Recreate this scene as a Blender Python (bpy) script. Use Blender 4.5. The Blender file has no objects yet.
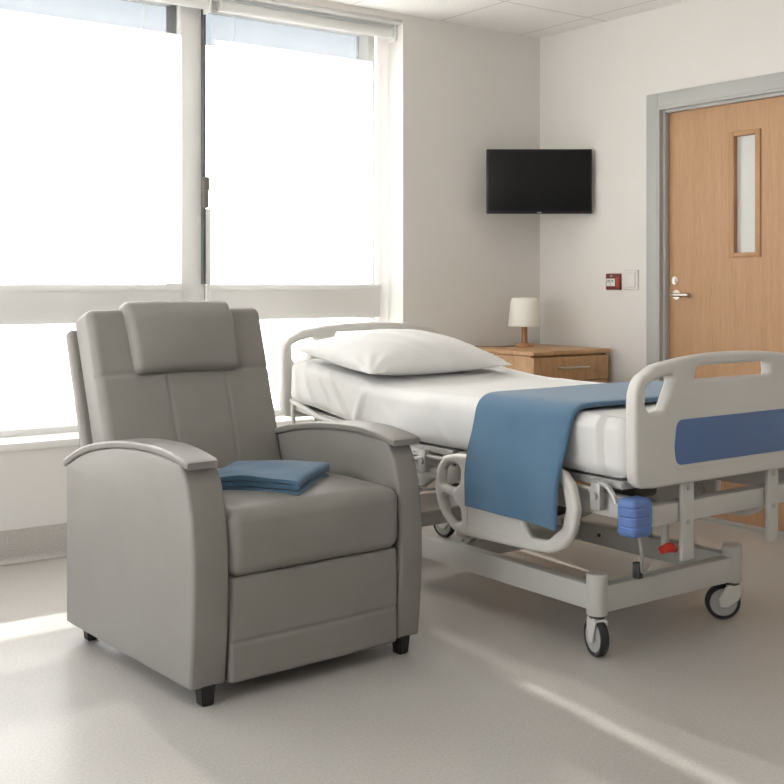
import bpy, bmesh, math, random
from mathutils import Vector, Matrix, noise
random.seed(7)
PI = math.pi
SC = bpy.context.scene
C = SC.collection
ORIG = {}

# ------------------------------------------------------------------ materials
def mat(name, color=(.8, .8, .8), rough=.5, metal=0., spec=.5, coat=0., sheen=0.):
    m = bpy.data.materials.new(name); m.use_nodes = True
    b = m.node_tree.nodes['Principled BSDF']
    b.inputs['Base Color'].default_value = (*color, 1)
    b.inputs['Roughness'].default_value = rough
    b.inputs['Metallic'].default_value = metal
    b.inputs['Specular IOR Level'].default_value = spec
    b.inputs['Coat Weight'].default_value = coat
    b.inputs['Sheen Weight'].default_value = sheen
    return m

def nd(m, t, **kw):
    n = m.node_tree.nodes.new(t)
    for k, v in kw.items():
        if k in n.inputs: n.inputs[k].default_value = v
        else: setattr(n, k, v)
    return n

def lk(m, a, b): m.node_tree.links.new(a, b)

def coords(m, scale=(1, 1, 1)):
    tc = nd(m, 'ShaderNodeTexCoord'); mp = nd(m, 'ShaderNodeMapping')
    mp.inputs['Scale'].default_value = scale
    lk(m, tc.outputs['Object'], mp.inputs['Vector'])
    return mp.outputs['Vector']

def ramp(m, fac, stops):
    r = nd(m, 'ShaderNodeValToRGB'); e = r.color_ramp.elements
    while len(e) < len(stops): e.new(.5)
    for i, (p, c) in enumerate(stops):
        e[i].position = p; e[i].color = (*c, 1)
    lk(m, fac, r.inputs['Fac'])
    return r.outputs['Color']

def noisy(name, stops, scale=(1, 1, 1), nscale=5., detail=3., rough=.5, spec=.5, bump=0., bscale=None, bdist=.001, **kw):
    m = mat(name, rough=rough, spec=spec, **kw); b = m.node_tree.nodes['Principled BSDF']
    v = coords(m, scale)
    n = nd(m, 'ShaderNodeTexNoise', Scale=nscale, Detail=detail); lk(m, v, n.inputs['Vector'])
    lk(m, ramp(m, n.outputs['Fac'], stops), b.inputs['Base Color'])
    if bump:
        n2 = nd(m, 'ShaderNodeTexNoise', Scale=bscale or nscale, Detail=2.); lk(m, v, n2.inputs['Vector'])
        bp = nd(m, 'ShaderNodeBump', Strength=bump, Distance=bdist)
        lk(m, n2.outputs['Fac'], bp.inputs['Height']); lk(m, bp.outputs['Normal'], b.inputs['Normal'])
    return m

M = {}
M['wall'] = noisy('wall_paint', [(.3, (.715, .695, .67)), (.7, (.735, .715, .69))], nscale=2.5, rough=.75, spec=.25, bump=.12, bscale=180)
M['ceiling'] = mat('ceiling_tiles', (.8, .79, .77), .85, spec=.2)
def ceiling_nodes():
    m = M['ceiling']; b = m.node_tree.nodes['Principled BSDF']
    tc = nd(m, 'ShaderNodeTexCoord'); sp = nd(m, 'ShaderNodeSeparateXYZ'); lk(m, tc.outputs['Object'], sp.inputs[0])
    outs = []
    for ax, off in (('X', .155), ('Y', .54)):
        a = nd(m, 'ShaderNodeMath', operation='ADD'); lk(m, sp.outputs[ax], a.inputs[0]); a.inputs[1].default_value = off + 61 * .61
        d = nd(m, 'ShaderNodeMath', operation='PINGPONG'); lk(m, a.outputs[0], d.inputs[0]); d.inputs[1].default_value = .305
        outs.append(d.outputs[0])
    mn = nd(m, 'ShaderNodeMath', operation='MINIMUM'); lk(m, outs[0], mn.inputs[0]); lk(m, outs[1], mn.inputs[1])
    lt = nd(m, 'ShaderNodeMath', operation='LESS_THAN'); lk(m, mn.outputs[0], lt.inputs[0]); lt.inputs[1].default_value = .006
    mx = nd(m, 'ShaderNodeMixRGB'); lk(m, lt.outputs[0], mx.inputs['Fac'])
    n = nd(m, 'ShaderNodeTexNoise', Scale=90., Detail=3.); lk(m, tc.outputs['Object'], n.inputs['Vector'])
    c1 = ramp(m, n.outputs['Fac'], [(.35, (.83, .825, .81)), (.6, (.90, .895, .88))])
    lk(m, c1, mx.inputs['Color1']); mx.inputs['Color2'].default_value = (.66, .64, .61, 1)
    lk(m, mx.outputs[0], b.inputs['Base Color'])
ceiling_nodes()

def floor_mat():
    m = mat('vinyl_floor', rough=.36, spec=.36); b = m.node_tree.nodes['Principled BSDF']
    v = coords(m)
    n = nd(m, 'ShaderNodeTexNoise', Scale=115., Detail=4., Roughness=.75); lk(m, v, n.inputs['Vector'])
    c = ramp(m, n.outputs['Fac'], [(.28, (.33, .31, .285)), (.43, (.46, .435, .405)), (.57, (.49, .465, .435)), (.70, (.57, .55, .52))])
    n2 = nd(m, 'ShaderNodeTexNoise', Scale=1.7, Detail=2.); lk(m, v, n2.inputs['Vector'])
    mx = nd(m, 'ShaderNodeMixRGB', blend_type='MULTIPLY'); mx.inputs['Fac'].default_value = 1
    lk(m, c, mx.inputs['Color1']); lk(m, ramp(m, n2.outputs['Fac'], [(.3, (.95, .95, .95)), (.7, (1, 1, 1))]), mx.inputs['Color2'])
    lk(m, mx.outputs[0], b.inputs['Base Color'])
    lk(m, ramp(m, n2.outputs['Fac'], [(.3, (.30, .30, .30)), (.7, (.38, .38, .38))]), b.inputs['Roughness'])
    return m
M['floor'] = floor_mat()
M['cove'] = M['floor']

def wood_mat(name, dark, mid, light, scale=(22, 22, 1.1), rough=.45):
    m = mat(name, rough=rough, spec=.4); b = m.node_tree.nodes['Principled BSDF']
    v = coords(m, scale)
    n = nd(m, 'ShaderNodeTexNoise', Scale=1.6, Detail=7., Roughness=.65, Distortion=.6); lk(m, v, n.inputs['Vector'])
    v2 = coords(m, tuple(s * 5 for s in scale))
    n2 = nd(m, 'ShaderNodeTexNoise', Scale=2.2, Detail=4., Roughness=.6); lk(m, v2, n2.inputs['Vector'])
    c1 = ramp(m, n.outputs['Fac'], [(.30, dark), (.5, mid), (.72, light)])
    c2 = ramp(m, n2.outputs['Fac'], [(.34, (.86, .82, .78)), (.55, (1, 1, 1))])
    mx = nd(m, 'ShaderNodeMixRGB', blend_type='MULTIPLY'); mx.inputs['Fac'].default_value = .8
    lk(m, c1, mx.inputs['Color1']); lk(m, c2, mx.inputs['Color2']); lk(m, mx.outputs[0], b.inputs['Base Color'])
    return m
M['door_wood'] = wood_mat('oak_veneer_door', (.455, .265, .14), (.495, .295, .16), (.525, .32, .18))
M['door_wood_trim'] = wood_mat('oak_trim', (.42, .235, .115), (.46, .265, .135), (.49, .29, .155))
M['oak'] = wood_mat('oak_nightstand', (.47, .27, .13), (.55, .335, .175), (.60, .38, .21), scale=(14, 14, 2.0))
M['oak_lamp'] = wood_mat('oak_lamp', (.38, .18, .08), (.46, .24, .11), (.52, .29, .14), scale=(30, 30, 6))
M['frame_grey'] = mat('door_frame_grey', (.44, .445, .435), .42, spec=.4)
M['chrome'] = mat('brushed_steel', (.62, .60, .57), .28, metal=1.)
M['white_frame'] = noisy('white_window_frame', [(.4, (.70, .70, .69)), (.6, (.72, .72, .71))], nscale=3, rough=.45, spec=.4)
M['gasket'] = mat('dark_gasket', (.045, .05, .055), .6)
M['sill'] = mat('white_sill', (.80, .79, .77), .4)
M['vinyl'] = noisy('taupe_vinyl', [(.35, (.243, .230, .213)), (.65, (.256, .242, .225))], nscale=6, rough=.46, spec=.38, bump=.25, bscale=420, bdist=.0006)
M['vinyl_pad'] = noisy('taupe_arm_pad', [(.35, (.250, .238, .223)), (.65, (.264, .251, .235))], nscale=6, rough=.38, spec=.42)
M['black'] = mat('black_plastic', (.012, .011, .011), .45)
M['chair_core'] = mat('dark_cavity', (.05, .046, .042), .8)
M['bed_plastic'] = noisy('bed_off_white_plastic', [(.4, (.60, .585, .555)), (.6, (.615, .60, .57))], nscale=3, rough=.38, spec=.4)
M['bed_metal'] = noisy('bed_grey_enamel', [(.4, (.52, .51, .48)), (.6, (.54, .525, .50))], nscale=4, rough=.4, spec=.45)
M['mech'] = mat('mechanism_grey', (.42, .415, .40), .4, metal=.2)
M['mech_dark'] = mat('mechanism_dark', (.08, .08, .08), .5, metal=.3)
M['bed_blue'] = noisy('bed_blue_inlay', [(.4, (.085, .155, .34)), (.6, (.09, .165, .355))], nscale=4, rough=.42)
M['blue_rubber'] = mat('blue_rubber', (.105, .19, .44), .5)
M['red'] = mat('red_plastic', (.55, .03, .012), .4)
M['tyre'] = mat('tyre_rubber', (.018, .019, .022), .55)
M['wheel_grey'] = mat('wheel_disc_grey', (.40, .395, .385), .45)

def cloth(name, c1, c2, weave=900., bump=.3, rough=.85, sheen=.15, spec=.2):
    m = mat(name, rough=rough, spec=spec, sheen=sheen); b = m.node_tree.nodes['Principled BSDF']
    v = coords(m)
    n = nd(m, 'ShaderNodeTexNoise', Scale=14., Detail=5.); lk(m, v, n.inputs['Vector'])
    lk(m, ramp(m, n.outputs['Fac'], [(.2, c1), (.8, c2)]), b.inputs['Base Color'])
    n2 = nd(m, 'ShaderNodeTexNoise', Scale=weave, Detail=1.); lk(m, v, n2.inputs['Vector'])
    bp = nd(m, 'ShaderNodeBump', Strength=bump, Distance=.001)
    lk(m, n2.outputs['Fac'], bp.inputs['Height']); lk(m, bp.outputs['Normal'], b.inputs['Normal'])
    return m
M['sheet'] = cloth('white_cotton_sheet', (.66, .66, .65), (.70, .70, .69), bump=.15)
M['pillowcase'] = cloth('white_cotton_pillowcase', (.72, .72, .715), (.76, .76, .755), bump=.15)
M['blanket'] = cloth('blue_blanket', (.072, .146, .232), (.082, .16, .25), weave=500., bump=.5, sheen=.25)
M['lamp_shade'] = mat('white_lamp_shade', (.82, .80, .75), .6)
M['lamp_shade'].node_tree.nodes['Principled BSDF'].inputs['Subsurface Weight'].default_value = .0
M['plastic_white'] = mat('white_plastic', (.72, .70, .67), .4)
M['alarm_red'] = mat('alarm_red', (.16, .026, .02), .4)
M['tv_black'] = mat('tv_bezel_black', (.006, .006, .006), .35)
M['tv_screen'] = mat('tv_screen_black', (.006, .0065, .007), .3, spec=.25)
M['tv_logo'] = mat('tv_logo_silver', (.6, .6, .6), .3, metal=.6)
M['led_red'] = mat('tv_lamp_red', (.25, .03, .02), .4)
M['glyph'] = mat('glyph_grey_green', (.28, .36, .34), .6)
M['cord'] = mat('beige_cord', (.30, .22, .15), .6)

def glass_mat(name, tint=(1, 1, 1)):
    m = bpy.data.materials.new(name); m.use_nodes = True; nt = m.node_tree; nt.nodes.clear()
    o = nd(m, 'ShaderNodeOutputMaterial'); t = nd(m, 'ShaderNodeBsdfTransparent'); t.inputs[0].default_value = (*tint, 1)
    g = nd(m, 'ShaderNodeBsdfGlossy', Roughness=.02); mx = nd(m, 'ShaderNodeMixShader'); f = nd(m, 'ShaderNodeFresnel', IOR=1.3)
    lk(m, f.outputs[0], mx.inputs[0]); lk(m, t.outputs[0], mx.inputs[1]); lk(m, g.outputs[0], mx.inputs[2]); lk(m, mx.outputs[0], o.inputs[0])
    return m
M['glass'] = glass_mat('clear_glass', (.97, .97, .965))
M['tint'] = glass_mat('sky_dimming_glass', (.352, .368, .380))  # tint put in to hold down the brightness of the sky
M['door_glass'] = mat('frosted_door_glass', (.60, .61, .60), .25, spec=.5)  # opaque pale grey stands in for the lit corridor behind the pane

def shade_mat(name, transp):
    m = bpy.data.materials.new(name); m.use_nodes = True; nt = m.node_tree; nt.nodes.clear()
    o = nd(m, 'ShaderNodeOutputMaterial'); t = nd(m, 'ShaderNodeBsdfTransparent')
    tl = nd(m, 'ShaderNodeBsdfTranslucent'); tl.inputs[0].default_value = (.93, .92, .90, 1)
    df = nd(m, 'ShaderNodeBsdfDiffuse'); df.inputs[0].default_value = (.88, .87, .85, 1)
    a = nd(m, 'ShaderNodeMixShader'); a.inputs[0].default_value = .25
    lk(m, tl.outputs[0], a.inputs[1]); lk(m, df.outputs[0], a.inputs[2])
    v = coords(m); n = nd(m, 'ShaderNodeTexNoise', Scale=3., Detail=2.); lk(m, v, n.inputs['Vector'])
    r = ramp(m, n.outputs['Fac'], [(.3, (transp - .02,) * 3), (.7, (transp + .02,) * 3)])
    b = nd(m, 'ShaderNodeMixShader'); lk(m, r, b.inputs[0]); lk(m, a.outputs[0], b.inputs[1]); lk(m, t.outputs[0], b.inputs[2])
    lk(m, b.outputs[0], o.inputs[0])
    return m
M['shade'] = shade_mat('white_shade_fabric', .20); M['sheer'] = shade_mat('sheer_shade_fabric', .86)
def emis(name, col, s):
    m = bpy.data.materials.new(name); m.use_nodes = True
    b = m.node_tree.nodes['Principled BSDF']; b.inputs['Base Color'].default_value = (.8, .8, .8, 1)
    b.inputs['Emission Color'].default_value = (*col, 1); b.inputs['Emission Strength'].default_value = s
    return m

# ------------------------------------------------------------------ object helpers
def origin_of(p):
    return ORIG.get(p.name, Vector((0, 0, 0))) if p else Vector((0, 0, 0))

def finish(bm, angle=38):
    bmesh.ops.recalc_face_normals(bm, faces=bm.faces)
    a = math.radians(angle)
    for f in bm.faces: f.smooth = True
    for e in bm.edges:
        e.smooth = not (len(e.link_faces) == 2 and e.calc_face_angle(0) > a)

def obj(name, bm, material, parent=None, angle=38, recalc=True, label=None):
    """link a bmesh (or mesh) as one object; geometry is given in the thing's own frame of reference"""
    if isinstance(bm, bmesh.types.BMesh):
        me = bpy.data.meshes.new(name)
        if recalc: finish(bm, angle)
        off = origin_of(parent)
        if off.length: bmesh.ops.translate(bm, verts=bm.verts, vec=-off)
        bm.to_mesh(me); bm.free()
    else:
        me = bm; me.name = name
        off = origin_of(parent)
        if off.length: me.transform(Matrix.Translation(-off))
    o = bpy.data.objects.new(name, me); C.objects.link(o)
    me.materials.clear(); me.materials.append(M[material] if isinstance(material, str) else material)
    if parent:
        o.parent = parent; ORIG[o.name] = off.copy()
    if label: o['label'] = label
    return o

def tag(o, label, cat, group=None):
    o['label'] = label; o['category'] = cat
    if group: o['group'] = group
    return o

def thing(name, label, cat, loc=(0, 0, 0), rotz=0, group=None, world=True):
    o = bpy.data.objects.new(name, None); C.objects.link(o)
    o.location = loc; o.rotation_euler = (0, 0, rotz); o.empty_display_size = .1
    if world: ORIG[o.name] = Vector(loc)
    if label: tag(o, label, cat, group)
    return o

def setting(name, loc=(0, 0, 0)):
    o = thing(name, None, None, loc); o['kind'] = 'structure'; return o

def struct(name, bm, m, parent=None, **k):
    o = obj(name, bm, m, parent, **k)
    if not parent: o['kind'] = 'structure'
    return o

def NB(): return bmesh.new()

def box(bm, lo, hi, bev=0., seg=2, mtx=None):
    c = [(a + b) / 2 for a, b in zip(lo, hi)]; s = [abs(b - a) for a, b in zip(lo, hi)]
    t = bmesh.new(); bmesh.ops.create_cube(t, size=1)
    for v in t.verts: v.co = Vector((v.co.x * s[0], v.co.y * s[1], v.co.z * s[2]))
    if bev:
        bmesh.ops.bevel(t, geom=list(t.edges), offset=min(bev, min(s) * .49), segments=seg, profile=.5, affect='EDGES')
    for v in t.verts: v.co += Vector(c)
    if mtx is not None: t.transform(mtx)
    merge(bm, t); return bm

def merge(bm, t):
    me = bpy.data.meshes.new('tmp'); t.to_mesh(me); t.free(); bm.from_mesh(me); bpy.data.meshes.remove(me)

def cyl(bm, p0, p1, r0, r1=None, seg=20, bev=0., cap=True):
    p0 = Vector(p0); p1 = Vector(p1); r1 = r0 if r1 is None else r1
    d = p1 - p0; L = d.length
    t = bmesh.new()
    bmesh.ops.create_cone(t, cap_ends=cap, segments=seg, radius1=r0, radius2=r1, depth=L)
    if bev:
        es = [e for e in t.edges if len(e.link_faces) == 2 and any(len(f.verts) > 4 for f in e.link_faces)]
        bmesh.ops.bevel(t, geom=es, offset=bev, segments=2, affect='EDGES')
    q = Vector((0, 0, 1)).rotation_difference(d.normalized()).to_matrix().to_4x4()
    t.transform(Matrix.Translation((p0 + p1) / 2) @ q)
    merge(bm, t); return bm

def tube(bm, pts, r, seg=10, cap=True):
    pts = [Vector(p) for p in pts]; rings = []
    up = Vector((0, 0, 1))
    n = len(pts); prev = None
    for i, p in enumerate(pts):
        t = (pts[min(i + 1, n - 1)] - pts[max(i - 1, 0)]).normalized()
        if prev is None:
            a = up if abs(t.dot(up)) < .9 else Vector((1, 0, 0))
            u = t.cross(a).normalized()
        else:
            u = (prev - t * prev.dot(t)).normalized()
        w = t.cross(u); prev = u
        rr = r[i] if isinstance(r, (list, tuple)) else r
        rings.append([bm.verts.new(p + (u * math.cos(2 * PI * k / seg) + w * math.sin(2 * PI * k / seg)) * rr) for k in range(seg)])
    for a, b in zip(rings, rings[1:]):
        for k in range(seg): bm.faces.new((a[k], a[(k + 1) % seg], b[(k + 1) % seg], b[k]))
    if cap:
        bm.faces.new(rings[0][::-1]); bm.faces.new(rings[-1])
    return bm

def smooth_path(pts, n=8):
    """Catmull-Rom through the points"""
    P = [Vector(p) for p in pts]; out = []
    for i in range(len(P) - 1):
        p0 = P[max(i - 1, 0)]; p1 = P[i]; p2 = P[i + 1]; p3 = P[min(i + 2, len(P) - 1)]
        for k in range(n):
            t = k / n
            out.append(.5 * ((2 * p1) + (p2 - p0) * t + (2 * p0 - 5 * p1 + 4 * p2 - p3) * t * t + (3 * p1 - p0 - 3 * p2 + p3) * t ** 3))
    out.append(P[-1]); return out

def lathe(bm, prof, center=(0, 0, 0), seg=32):
    c = Vector(center); rings = []
    for r, z in prof:
        if r < 1e-6: rings.append([bm.verts.new(c + Vector((0, 0, z)))])
        else: rings.append([bm.verts.new(c + Vector((r * math.cos(2 * PI * k / seg), r * math.sin(2 * PI * k / seg), z))) for k in range(seg)])
    for a, b in zip(rings, rings[1:]):
        for k in range(seg):
            k2 = (k + 1) % seg
            if len(a) == 1 and len(b) == 1: continue
            if len(a) == 1: bm.faces.new((a[0], b[k], b[k2]))
            elif len(b) == 1: bm.faces.new((a[k], a[k2], b[0]))
            else: bm.faces.new((a[k], a[k2], b[k2], b[k]))
    return bm

def axis_coords(h, r, n, q=4):
    """sample -h..h with the rounding zone sampled by angle"""
    out = [-h + r * (1 - math.cos(PI / 2 * k / q)) if False else -h + r * (k / q) for k in range(q)]
    inner = [-h + r + (2 * h - 2 * r) * k / n for k in range(n + 1)]
    return out + inner + [-x for x in out[::-1]]

def rbox(size, r, n=(8, 8, 8), fn=None, q=4):
    """closed rounded box made of quads, centred on 0; fn(p, face_normal) displaces it"""
    h = [s / 2 for s in size]
    ax = [axis_coords(h[i], min(r, h[i] * .98), n[i], q) for i in range(3)]
    bm = bmesh.new(); cache = {}
    rr = min(r, min(h) * .98)
    def vert(p):
        key = tuple(round(c, 6) for c in p)
        if key in cache: return cache[key]
        inner = Vector([max(-(h[i] - rr), min(h[i] - rr, p[i])) for i in range(3)])
        d = Vector(p) - inner
        # cube-map the corner zone on to a sphere
        dd = d / rr
        x, y, z = dd
        s = Vector((x * math.sqrt(max(0, 1 - y * y / 2 - z * z / 2 + y * y * z * z / 3)),
                    y * math.sqrt(max(0, 1 - z * z / 2 - x * x / 2 + z * z * x * x / 3)),
                    z * math.sqrt(max(0, 1 - x * x / 2 - y * y / 2 + x * x * y * y / 3))))
        co = inner + s * rr
        if fn: co = Vector(fn(co, s))
        cache[key] = bm.verts.new(co)
        return cache[key]
    for a in range(3):
        b, c = (a + 1) % 3, (a + 2) % 3
        for sgn in (-1, 1):
            for i in range(len(ax[b]) - 1):
                for j in range(len(ax[c]) - 1):
                    q4 = []
                    for (ii, jj) in ((i, j), (i + 1, j), (i + 1, j + 1), (i, j + 1)):
                        p = [0, 0, 0]; p[a] = sgn * h[a]; p[b] = ax[b][ii]; p[c] = ax[c][jj]; q4.append(vert(p))
                    bm.faces.new(q4 if sgn > 0 else q4[::-1])
    return bm

def plate(outer, holes, thick, bev, mtx, res=3):
    """flat plate with holes and rounded edges; outline in local XY, thickness along Z, then transformed"""
    cu = bpy.data.curves.new('tmp_outline', 'CURVE'); cu.dimensions = '2D'; cu.fill_mode = 'BOTH'
    cu.extrude = thick / 2 - bev; cu.bevel_depth = bev; cu.bevel_resolution = res; cu.offset = -bev
    for poly in [outer] + holes:
        s = cu.splines.new('POLY'); s.points.add(len(poly) - 1); s.use_cyclic_u = True
        for p, (x, y) in zip(s.points, poly): p.co = (x, y, 0, 1)
    o = bpy.data.objects.new('tmp_outline', cu); C.objects.link(o)
    dg = bpy.context.evaluated_depsgraph_get()
    me = bpy.data.meshes.new_from_object(o.evaluated_get(dg))
    bpy.data.objects.remove(o); bpy.data.curves.remove(cu)
    bm = bmesh.new(); bm.from_mesh(me); bpy.data.meshes.remove(me)
    bmesh.ops.remove_doubles(bm, verts=bm.verts, dist=1e-5)
    bm.transform(mtx)
    return bm

def round_poly(pts, rad, n=6):
    """round the corners of a polygon; rad is one radius or one per corner"""
    out = []; m = len(pts)
    for i in range(m):
        p = Vector(pts[i]); a = Vector(pts[i - 1]); b = Vector(pts[(i + 1) % m])
        r = rad[i] if isinstance(rad, (list, tuple)) else rad
        if r <= 0: out.append(tuple(p)); continue
        u = (a - p); v = (b - p); lu = u.length; lv = v.length; u /= lu; v /= lv
        ang = u.angle(v); d = min(r / math.tan(ang / 2), lu * .48, lv * .48)
        p0 = p + u * d; p1 = p + v * d
        for k in range(n + 1):
            t = k / n
            out.append(tuple(p0 * (1 - t) ** 2 + p * 2 * t * (1 - t) + p1 * t * t))
    return out

XZ = Matrix(((1, 0, 0, 0), (0, 0, 1, 0), (0, 1, 0, 0), (0, 0, 0, 1)))    # outline (x, z), thickness along y
YZ = Matrix(((0, 0, 1, 0), (1, 0, 0, 0), (0, 1, 0, 0), (0, 0, 0, 1)))    # outline (y, z), thickness along x
def T(x, y, z): return Matrix.Translation((x, y, z))
def copy_tree(o, parent=None):
    c = o.copy(); C.objects.link(c)
    if parent: c.parent = parent
    for ch in list(o.children): copy_tree(ch, c)
    return c
def nz(x, y, z=0., s=1.): return noise.noise(Vector((x * s, y * s, z * s)))

# ------------------------------------------------------------------ the room
X0, Y0, H = -6.4, -7.2, 2.7
b = NB(); box(b, (X0, Y0, -.05), (.0, .0, 0)); struct('floor', b, 'floor')
b = NB(); box(b, (X0, Y0, H), (0, 0, H + .05)); struct('ceiling', b, 'ceiling')
WX0, WX1, WZ0, WZ1, WD = -5.3, -1.029, .52, 2.665, .36      # window opening
b = NB()
box(b, (X0 - .12, 0, -.05), (WX0, WD, H + .05)); box(b, (WX1, 0, -.05), (.16, WD, H + .05))
box(b, (WX0, 0, -.05), (WX1, WD, WZ0 - .02)); box(b, (WX0, 0, WZ1), (WX1, WD, H + .05))
struct('wall_back', b, 'wall')
DY0, DY1, DZ = -.92, -1.86, 2.165                             # door opening
b = NB()
box(b, (0, DY0 + .0, -.05), (.14, 0, H + .05)); box(b, (0, Y0, -.05), (.14, DY1, H + .05)); box(b, (0, DY1, DZ), (.14, DY0, H + .05))
struct('wall_right', b, 'wall')
LWY0, LWY1, LWZ0, LWZ1 = -3.7, -.7, .52, 2.55                  # opening for an unseen window, added in the left wall for side light
b = NB()
box(b, (X0 - .2, Y0, -.05), (X0, LWY0, H + .05)); box(b, (X0 - .2, LWY1, -.05), (X0, 0, H + .05))
box(b, (X0 - .2, LWY0, -.05), (X0, LWY1, LWZ0)); box(b, (X0 - .2, LWY0, LWZ1), (X0, LWY1, H + .05))
struct('wall_left', b, 'wall')
b = NB(); box(b, (X0 - .12, Y0 - .12, -.05), (.14, Y0, H + .05)); struct('wall_front', b, 'wall')
def cove(name, p0, p1, n):
    b = NB(); n = Vector(n); prof = [(0, .147), (.006, .147), (.008, .143), (.008, .03), (.011, .018), (.018, .008), (.03, .0015), (0, .0015)]
    ends = []
    for p in (Vector(p0), Vector(p1)):
        ends.append([b.verts.new(p + n * d + Vector((0, 0, z))) for d, z in prof])
    m = len(prof)
    for k in range(m): b.faces.new((ends[0][k], ends[0][(k + 1) % m], ends[1][(k + 1) % m], ends[1][k]))
    b.faces.new(ends[0][::-1]); b.faces.new(ends[1])
    struct(name, b, 'cove', angle=30)
cove('baseboard_back', (X0, 0, 0), (0, 0, 0), (0, -1, 0))
cove('baseboard_right', (0, -.83, 0), (0, 0, 0), (-1, 0, 0))
cove('baseboard_right_far', (0, Y0, 0), (0, -1.95, 0), (-1, 0, 0))
cove('baseboard_left', (X0, Y0, 0), (X0, 0, 0), (1, 0, 0))

# window units -------------------------------------------------------------
FY0, FY1 = .19, .33
def window_unit(name, x0, x1, right_jamb, left_jamb):
    """x0..x1 clear opening; jamb widths on both sides"""
    w = setting(name, ((x0 + x1) / 2, FY0, WZ0))
    z0, z1 = WZ0 + .035, 2.62
    b = NB()
    box(b, (x1, FY0 + .02, WZ0), (x1 + right_jamb, FY1, WZ1), .003)
    box(b, (x0 - left_jamb, FY0 - .02, WZ0), (x0, FY1, WZ1), .003)
    box(b, (x0, FY0 + .02, WZ0), (x1, FY1, z0), .003)
    box(b, (x0, FY0 + .02, z1), (x1, FY1, WZ1), .003)
    obj('window_frame', b, 'white_frame', w)
    b = NB(); box(b, (x0 - left_jamb * .5, FY0 - .045, 1.035), (x1 + right_jamb * .9, FY1 - .02, 1.215), .006)
    box(b, (x0 - left_jamb * .5, FY0 - .05, 1.185), (x1 + right_jamb * .9, FY0 - .044, 1.218), .002)
    obj('transom', b, 'white_frame', w)
    for za, zb in ((z0, 1.04), (1.21, 2.45)):
        b = NB(); box(b, (x0 - .005, .30, za), (x1 + .005, .306, zb)); obj('glass_pane', b, 'glass', w)
    b = NB(); box(b, (x0 - .005, .30, 2.451), (x1 + .005, .306, z1)); obj('dimming_pane', b, 'tint', w, label='top strip of the glass, tinted pale blue to dim the sky')  # added tint keeps the sky here from washing out to white
    return w
w1 = window_unit('window_1', -2.144, -1.115, .042, .0)
b = NB(); box(b, (-2.28, FY0 - .02, WZ0), (-2.146, FY1, WZ1), .003); obj('mullion', b, 'white_frame', w1)
b = NB(); box(b, (-2.166, FY0 - .035, 1.218), (-2.146, FY0 - .0195, WZ1 - .07), .002); gk = obj('gasket', b, 'gasket', w1, label='dark vertical gasket')
b = NB(); box(b, (-2.168, FY0 - .06, 1.60), (-2.140, FY0 - .034, 1.75), .006); box(b, (-2.172, FY0 - .066, 1.685), (-2.138, FY0 - .034, 1.755), .008)
obj('handle', b, mat('window_handle_grey', (.16, .155, .14), .45, metal=.3), w1)
b = NB(); box(b, (-2.1445, FY0 + .0, 1.216), (-2.098, FY0 + .03, 1.60), .003); obj('sash_stile', b, 'white_frame', w1)
# slim glazed slit and outer jamb at the right reveal
b = NB(); box(b, (-1.074, FY0 + .05, WZ0), (-1.036, FY0 + .056, WZ1)); obj('glass_pane', b, 'glass', w1)
w2 = window_unit('window_2', -3.92, -2.28, .0, .12)
w3 = window_unit('window_3', -5.2, -4.04, .0, .1)  # unseen unit, built without a shade for more light from the left
b = NB(); box(b, (WX0, -.012, WZ0 - .03), (WX1, FY0 + .03, WZ0 + .004), .004); struct('trim_1', b, 'sill')      # sill board
b = NB(); box(b, (WX0, .005, WZ1 - .018), (WX1, FY0 - .03, WZ1 + .0), .003); struct('trim_2', b, 'white_frame')   # head lining

w4 = setting('fill_window', (X0 - .1, (LWY0 + LWY1) / 2, LWZ0))  # added window, never in view, lights the room from the left
b = NB()
for (y0, y1, z0, z1) in ((LWY0, LWY0 + .05, LWZ0, LWZ1), (LWY1 - .05, LWY1, LWZ0, LWZ1), (-2.23, -2.17, LWZ0, LWZ1), (LWY0, LWY1, LWZ0, LWZ0 + .05), (LWY0, LWY1, LWZ1 - .05, LWZ1)):
    box(b, (X0 - .15, y0, z0), (X0 - .08, y1, z1), .003)
obj('window_frame', b, 'white_frame', w4)
for (y0, y1) in ((LWY0 + .045, -2.225), (-2.175, LWY1 - .045)):
    b = NB(); box(b, (X0 - .12, y0, LWZ0 + .045), (X0 - .114, y1, LWZ1 - .045)); obj('glass_pane', b, 'glass', w4)
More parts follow.
